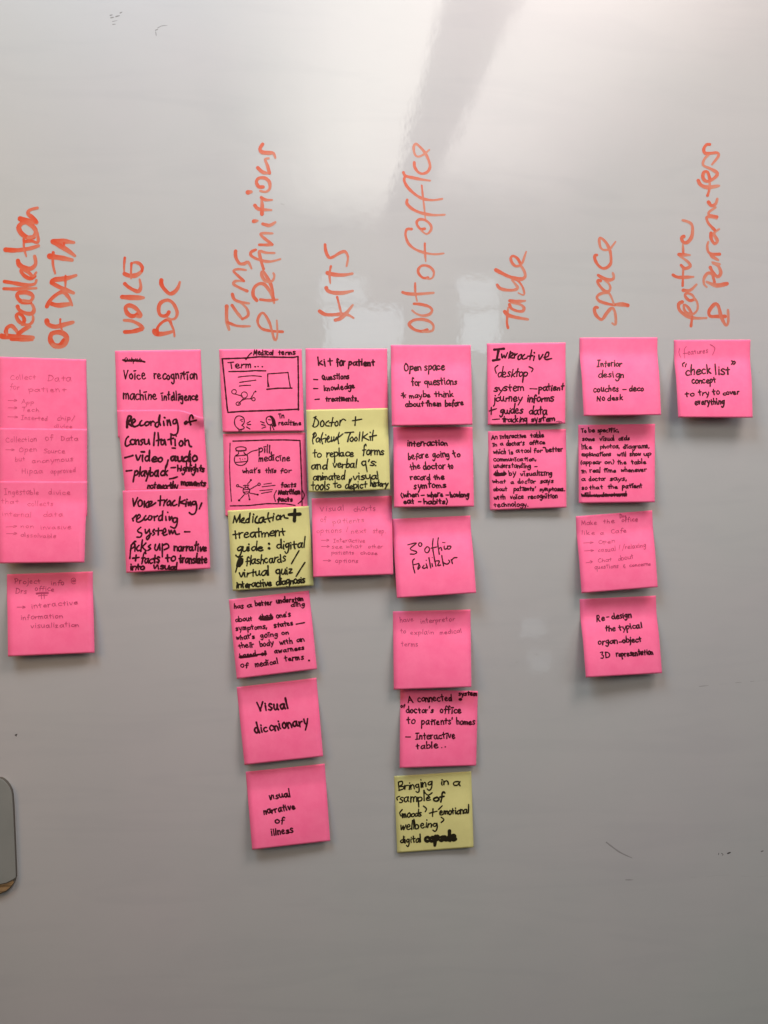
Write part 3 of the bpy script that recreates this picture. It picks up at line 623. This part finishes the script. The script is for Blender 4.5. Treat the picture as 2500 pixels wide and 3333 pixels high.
note("crinkled pink note reading 'kit for patient' under the KITS heading", 'pink',
 dict(P=((994.6, 1134), (1260, 1135), (1263, 1398), (997.5, 1400)), L=1.2, asym=.01, rip=.25, seed=14), (980, 1110, .1869), 24, """
 kit 300 430 550 428 88 28; for 620 425 775 422 84 28; patient 830 425 1300 420 82 28
 - 205 690 285 695 50; Questions 370 677 860 650 60
 - 205 850 290 850 50; knowledge 405 867 960 818 58
 - 240 1040 345 1030 50; treatments. 430 1047 1025 1042 58""")
note("yellow note reading 'Doctor + Patient Toolkit' under the KITS column", 'yellow',
 dict(P=((996.5, 1334), (1262, 1328), (1270, 1594), (1005, 1602)), L=5.5, base=3.0, rip=.25, seed=15), (980, 1310, .1869), 24, """
 #220,265 262,243;#250,260 212,405;#245,260 302,330 290,400 235,430 200,405;#375,310 342,350 345,410 380,415 403,360 375,310;#482,320 440,350 430,400 490,410;#555,265 525,415;#495,352 575,345;#625,325 592,360 600,405 640,395 640,340 620,325;#682,310 672,400;#682,340 728,288 775,310; #895,318 1055,290;#950,250 940,398
 #238,530 202,640 210,720;#205,560 242,522 265,570 215,622;#300,612 265,640 272,690 310,670 322,620 332,700;#380,525 352,620 375,720;#330,652 420,620;#435,620 425,690;#430,562 433,570;#455,650 490,620 480,582 455,630 470,690 525,665;#530,600 532,680 570,640;#572,600 575,672 622,600;#665,520 642,620 655,715;#600,652 730,545;#765,527 915,515;!28;#860,530 830,600 812,680;!24;#890,600 852,640 880,680 910,640 890,600;#960,600 930,640 952,670 980,640 960,600;#1025,515 1010,668;#1080,510 1062,670;#1160,545 1072,610;#1080,602 1182,655;#1205,590 1210,655;#1203,518 1208,524;#1260,485 1246,570 1245,660;#1190,597 1315,570
 to 210 950 355 950 84; replace 445 945 935 932 84; forms 1065 915 1465 905 88
 and 180 1172 460 1162 86; verbal 560 1135 985 1140 82; q's: 1060 1110 1330 1095 84
 animated 215 1350 790 1335 72; #880,1320 845,1400; visual 910 1350 1380 1325 74
 tools 175 1520 505 1520 84; to 560 1482 705 1482 68; depict 765 1502 1165 1485 72; history 1205 1460 1520 1455 66""", slant=.06)
note("pink note with faint pen writing 'visual charts of patients' below the Toolkit note", 'pink',
 dict(P=((1014.5, 1622.5), (1275, 1613.5), (1280, 1870), (1020, 1879)), L=7, rip=.3, seed=16), (1000, 1590, .1808), 10, """
 Visual 240 410 680 397 62; charts 835 407 1255 397 58
 of 240 602 350 597 58; patients 465 640 1055 600 56
 options 170 805 645 792 54; #735,690 705,780; next 795 805 1080 797 54; step. 1185 800 1420 805 54
 > 255 960 410 960 46; Interactive 475 970 1070 967 48
 > 260 1065 405 1065 46; see 445 1080 640 1080 46; what 700 1075 1000 1070 46; other 1100 1075 1365 1075 44
 patients 440 1187 865 1182 44; chose 960 1187 1280 1187 42
 > 285 1322 440 1322 44; options 510 1335 935 1332 48""", M_PEN)
note("pink note topmost under OUT of office, reading 'Open space for questions'", 'pink',
 dict(P=((1272, 1123), (1532, 1123), (1538, 1382.6), (1275.5, 1386.5)), L=7, rip=.3, seed=17), (1250, 1100, .1929), 24, """
 Open 345 550 640 542 78 26; space 690 550 1040 532 78 26
 for 475 800 620 800 84 26; questions 685 790 1260 782 72
 !22;^325,920 327,1015;^290,975 370,960;^300,935 360,1000; maybe 435 1010 795 997 58; think 855 992 1190 990 60
 about 365 1162 680 1152 54; them 710 1152 975 1145 54; before 1035 1152 1350 1132 54""", jit=1.3)
note("pink note reading 'interraction before going to the doctor'", 'pink',
 dict(P=((1280, 1390), (1538, 1390), (1543, 1649), (1283, 1652)), L=6, rip=.35, seed=18), (1250, 1370, .1929), 24, """
 interraction 395 427 1105 412 62
 before 410 657 760 618 66; going 820 622 1120 602 66; to 1180 622 1295 602 64
 the 445 822 620 807 64; doctor 660 822 1050 802 66; to 1095 812 1175 797 60
 record 450 992 790 987 60; the 845 992 1015 987 56
 symtoms 505 1150 1070 1118 62
 (when 285 1285 600 1280 56; - 625 1280 680 1275 50; where 730 1285 1010 1270 56; - 1045 1280 1090 1280 50; howlong 1125 1285 1445 1285 54
 eat 335 1402 520 1392 56; - 580 1392 630 1392 50; habits) 680 1402 1095 1397 58""", jit=1.3)
note("pink note bending outwards, reading '3 office facilitator'", 'pink',
 dict(P=((1276.5, 1689), (1531, 1678), (1550, 1930), (1292, 1947)), L=10, fold=.22, rip=.2, seed=19, dx=(-2, -2)), (1250, 1650, .1989), 23, """
 !22;#390,620 530,592 430,685 535,735 500,770 430,770; %593 615 27 30; #705,650 670,690 675,735 715,748 745,700 730,660 705,650; #805,520 795,640 820,820 850,970; #770,675 860,655; #890,505 880,600 905,775; #895,690 930,660 945,712; #985,640 990,690 1030,680; #1040,640 1040,685 1080,685 1095,645 1060,640; !16;#960,580 1000,585
 !22;#500,850 470,880 480,980 505,1080;#490,945 570,925;#570,945 555,1020 590,980 575,940; #655,955 630,990 660,1005 700,985; #690,930 710,1000; #735,830 765,998; #785,925 795,975; #825,890 905,885 880,960 925,950; #945,795 975,965;#960,905 1030,935 1075,900 1060,870;#1100,860 1120,925;#1105,880 1140,835 1195,828; !16;#690,872 694,874;#788,828 791,829""")
note("plain pink note with three faint pen lines 'have interpretor to explain medical terms'", 'pink',
 dict(P=((1279, 1990), (1531.5, 1984), (1534.5, 2236.5), (1282, 2245)), L=6.5, rip=.25, seed=20), (1250, 1950, .1989), 10, """
 have 265 380 495 362 48; interpretor 605 402 1185 352 48
 to 275 562 360 557 50; explain 435 580 830 570 48; medical 920 577 1290 547 46
 terms 285 772 570 770 48""", M_PEN)
note("pink note reading 'A connected system doctor's office', tucked under the note above", 'pink',
 dict(P=((1303, 2244), (1555.5, 2249), (1550, 2492), (1301, 2500)), L=4.5, base=.3, rip=.25, seed=21), (1270, 2220, .1929), 22, """
 A 305 350 390 345 70; connected 465 330 1075 322 70; !52;#1175,292 1195,292;!20;system 1160 228 1475 225 44
 !18;of 180 430 255 428 38;!22; doctor's 270 522 755 520 66; offīce 845 522 1215 520 66
 to 285 702 420 705 66; patīents' 530 712 1090 712 66; homes 1125 712 1440 717 58
 - 255 950 342 955 60; Interactīve 430 967 1130 942 64
 table 440 1132 825 1112 66; !20;#868,1106 872,1107;#928,1092 932,1093""")
note("yellow note lowest under OUT of office, reading 'Bringing in a sample of moods'", 'yellow',
 dict(P=((1283, 2526), (1534, 2510), (1541.6, 2758), (1293, 2776)), L=2.5, rip=.5, seed=22), (1260, 2480, .1929), 24, """
 Bringing 200 482 780 395 84; in 905 387 1045 377 74; a 1105 392 1225 397 78
 #215,580 165,600 175,640; sample 205 690 760 642 76; #625,500 690,560 760,520; !32; of 780 670 970 652 84
 #255,805 215,860 235,915; moods 260 947 600 905 72; #615,745 665,790 645,840; #715,865 845,830;#775,790 768,918; #930,740 870,800; emotional 890 890 1405 862 66
 wellbeing 220 1147 870 1092 78; #915,935 960,975 915,1020
 digital 225 1372 590 1347 72; !52; capsule 640 1340 1180 1312 78""", slant=.12)
note("pink note topmost under the Table heading, reading 'Interactive desktop system'", 'pink',
 dict(P=((1585, 1118), (1841, 1115), (1840, 1379), (1588, 1383.5)), L=3, rip=.2, seed=23), (1560, 1090, .1869), 25, """
 !44;#262,257 430,240;#337,260 305,428;#240,445 355,428;!26;#390,332 400,405 432,350 450,400 492,310;!30;#545,288 515,402;#522,352 570,310 590,340 532,388 592,402;!27;#620,320 610,400;#615,362 662,325;#722,340 682,370 680,428 725,410 737,340;#790,340 752,380 760,422 832,400;#915,260 882,430;#840,372 932,360;#960,370 945,445;#958,306 963,313;#1040,350 1050,430 1110,340;#1130,390 1200,370 1210,302 1170,310 1142,380 1160,428 1262,410;!25
 #325,530 275,580 295,665; desktop 320 727 860 722 80; #870,555 935,590 912,640
 system 255 982 810 972 78; !20;#885,936 1005,940;!25; patient 1035 970 1495 960 68
 journey 250 1162 760 1152 76; informs 835 1167 1320 1152 76
 #175,1325 300,1285;#210,1260 208,1385; guides 365 1365 775 1360 76; data 870 1382 1190 1382 78
 !20;#230,1475 355,1465; !24;tracking 395 1522 860 1515 64; system 910 1512 1330 1492 58; !8;#1340,1510 1390,1500 1445,1520;#1385,1515 1400,1535""", slant=.1)
note("pink note filled with ten lines, 'An interactive table in a doctor's office'", 'pink',
 dict(P=((1588.6, 1404), (1842, 1396), (1844, 1652), (1595, 1661)), L=4, rip=.2, seed=24), (1560, 1370, .1869), 20, """
 An 215 317 315 312 48; īnteractīve 365 307 835 287 48; table 895 287 1140 282 50
 īn 235 447 310 442 46; a 370 422 415 420 40; doctor's 470 432 800 422 50; offīce 875 407 1155 402 48
 whīch 245 572 475 572 48; īs 525 577 590 572 48; a 640 552 700 550 44; tool 735 557 910 550 48; for 950 547 1100 542 48; !26;#1115,462 1145,462;!20; better 1165 542 1465 527 48
 communīcatīon, 250 702 1030 692 46
 understandīng 255 812 925 817 46; - 965 815 1010 813 40
 that 270 952 465 942 46; !40;#265,930 350,922 460,920;#290,945 440,940;!20; by 525 952 640 942 52; vīsualīzīng 725 957 1300 942 50
 what 235 1087 470 1082 46; a 550 1092 605 1090 42; doctor 675 1087 995 1082 48; says 1060 1082 1305 1077 46
 about 250 1222 495 1217 46; patīents' 600 1217 1000 1212 46; symptoms. 1050 1217 1510 1212 44
 wīth 255 1367 460 1357 46; voīce 545 1357 780 1352 46; recognītīon 855 1352 1390 1337 46
 technology. 260 1497 885 1482 48""")
note("brighter pink note bending outwards, reading 'Interior design couches - deco'", 'pink',
 dict(P=((1886.7, 1099), (2140, 1098), (2152, 1351), (1900, 1354)), L=11, fold=.22, rip=.15, seed=25, dx=(-3.4, -3.4)), (1860, 1080, .1869), 23, """
 Interior 450 607 895 602 70
 design 465 792 940 792 74
 couches 385 1047 845 1032 62; - 885 1030 958 1030 50; deco 1005 1032 1275 1022 60
 No 445 1202 600 1197 54; desk 630 1197 905 1187 58""")
note("pink note filled with nine lines, 'To be specific, some visual aids'", 'pink',
 dict(P=((1882.4, 1383), (2132, 1379.6), (2131.4, 1635), (1884, 1638)), L=5.5, rip=.2, seed=26), (1860, 1360, .1869), 20, """
 To 175 252 265 252 46; be 305 252 405 252 48; specīfīc, 455 252 845 242 46
 some 190 397 415 397 44; vīsual 500 397 760 392 46; aīds 825 392 1020 387 46
 līke 180 547 360 542 46; photos, 505 532 855 527 46; dīagrams, 905 532 1380 522 44
 explanatīons 175 667 715 662 44; wīll 800 667 960 667 44; show 1020 667 1225 662 46; up 1265 660 1390 657 48
 (appear 160 805 535 802 44; on) 585 800 750 802 44; the 800 807 960 807 46; table 1045 802 1305 802 46
 īn 180 967 260 962 44; real 325 952 510 952 46; tīme 560 947 785 947 46; whenever 865 942 1330 932 46
 a 175 1092 245 1092 44; doctor 305 1097 610 1092 46; says, 675 1092 975 1087 44
 so 185 1247 285 1242 46; that 315 1247 560 1237 46; the 635 1232 810 1227 46; patīent 890 1222 1250 1217 46
 wīll 175 1375 335 1372 48; understand 400 1375 985 1362 48; !26;#200,1345 500,1345 960,1320;#210,1362 500,1358 960,1338""")
note("pink note with faint pen writing 'Make the Drs office like a cafe'", 'pink',
 dict(P=((1874.5, 1680.5), (2123, 1661), (2141, 1911), (1893, 1931)), L=8, rip=.2, seed=27, dx=(-2, -2)), (1860, 1640, .1929), 10, """
 Make 170 357 440 347 46; the 540 332 730 322 46; Drs 820 245 930 242 44; office 850 302 1135 292 44
 like 175 522 410 517 50; a 490 517 550 515 44; Cafe 675 497 935 482 50
 > 205 682 400 675 40; Open 460 672 740 657 46
 > 220 818 395 812 46; casual 450 812 760 797 46; #820,690 805,770; #895,680 860,790; relaxing 910 762 1275 722 46
 > 255 1018 380 995 44; Chat 450 987 690 967 40; about 790 962 1060 912 44
 questions 395 1102 815 1077 44; & 875 1070 925 1065 40; concerns 985 1062 1355 1032 36""", M_PEN)
note("pink note lowest under the Space heading, reading 'Re-design the typical organ-object'", 'pink',
 dict(P=((1887, 1950), (2135, 1938.7), (2155, 2191), (1907, 2205.5)), L=9, rip=.2, seed=28, dx=(-3, -3)), (1860, 1920, .1929), 23, """
 Re 430 532 565 517 68; - 600 490 645 488 50; design 685 492 1025 462 62
 the 575 702 750 682 60; typical 805 682 1215 632 60
 organ 455 927 790 897 60; - 805 905 855 902 50; object 870 897 1195 872 60
 3D 500 1152 660 1142 70; representation 760 1132 1410 1082 56""")
note("pink note furthest right, 'checklist concept' in quotes with a pen word '(features)'", 'pink',
 dict(P=((2194, 1106.6), (2442.8, 1105.6), (2450, 1359.7), (2207.5, 1358.7)), L=11, fold=.24, rip=.15, seed=29, dx=(-3.5, -3.5)), (2160, 1080, .2049), 22, """
 ~pen;#255,265 245,330 270,405; #360,235 330,290 335,420;#310,345 400,335; eatures 385 360 720 335 46; #740,200 815,260 775,370
 !24;#330,490 300,510 310,550;#360,510 345,555; check 350 687 770 667 84 25; list 825 677 1060 672 88 24;#1080,460 1105,480 1080,515;#1120,465 1140,485 1115,518
 concept 450 827 855 807 62
 to 345 1025 500 1027 58; try 555 1017 740 1012 62; to 785 1000 895 990 56; cover 945 1002 1215 987 48
 everything 500 1157 985 1150 62""")

# ------------------------------------------------------------------ rounded panel at the left edge
def rounded_panel():
    root = empty("rounded_panel", place(-40, 2740, 0), "grey rounded panel with a thin dark rim at the lower left edge", "panel")
    m, N, L, P = mat("satin grey panel")
    n = noise(N, L, 14, 4); r = ramp(N, L, n.outputs['Fac'], (.20, .212, .198), (.265, .27, .255)); L.new(r.outputs[0], P.inputs['Base Color'])
    P.inputs['Roughness'].default_value = .3
    mr = ink("dark rim", (.09, .08, .065), .4)
    mw, N, L, P = mat("tan wood grain")
    t = N.new('ShaderNodeTexCoord'); mp = N.new('ShaderNodeMapping'); mp.inputs['Scale'].default_value = (60, 60, 420); mp.inputs['Rotation'].default_value = (0, .2, 0)
    nn = N.new('ShaderNodeTexNoise'); nn.inputs['Scale'].default_value = 1; nn.inputs['Detail'].default_value = 4
    L.new(t.outputs['Object'], mp.inputs[0]); L.new(mp.outputs[0], nn.inputs[0])
    r = ramp(N, L, nn.outputs['Fac'], (.12, .075, .035), (.34, .22, .11), .35, .65); L.new(r.outputs[0], P.inputs['Base Color']); P.inputs['Roughness'].default_value = .4
    # outline traced from its edge, then closed well outside the picture
    edge = [(0, 2534), (10, 2538), (20, 2547), (30, 2560), (37, 2575), (40, 2592), (43, 2640), (45, 2690), (47, 2740), (49, 2790), (51, 2840), (51, 2858), (46, 2875), (35, 2890), (20, 2902), (0, 2910)]
    full = [(-150, 2912), (-165, 2895), (-170, 2860), (-160, 2600), (-155, 2560), (-140, 2540), (-110, 2532)] + edge
    def cut(pts, y): return pts
    def slab(name, pts, l0, l1, m):
        a = [place(x, y, l1) for x, y in pts]; b = [Vector((p.x, -l0, p.z)) for p in a]; n = len(pts)
        F = [tuple(range(n - 1, -1, -1)), tuple(range(n, 2 * n))] + [(i, (i + 1) % n, (i + 1) % n + n, i + n) for i in range(n)]
        o = mesh_obj(name, [v - root.location for v in a + b], F, m, root); return o
    slab("rim", full, .0, .0040, mr)
    ins = [(x - (.8 if x > -60 else -2), y + (.9 if y < 2700 else -1.8)) for x, y in full]
    wood = [(-150, 2884), (0, 2880), (18, 2877), (40, 2868), (49, 2858)] + [p for p in ins if p[1] > 2860 and p[0] > -10][:] + [(-150, 2909)]
    slab("face", [p for p in ins if p[1] <= 2858] + [(42, 2862), (20, 2873), (0, 2877), (-150, 2880)], .0038, .0046, m)
    slab("wooden_strip", [(-150, 2885), (0, 2880.5), (20, 2877), (42, 2867), (45, 2872.5), (34, 2887), (19, 2899.5), (-1, 2907.5), (-150, 2909)], .0038, .0045, mw)
rounded_panel()
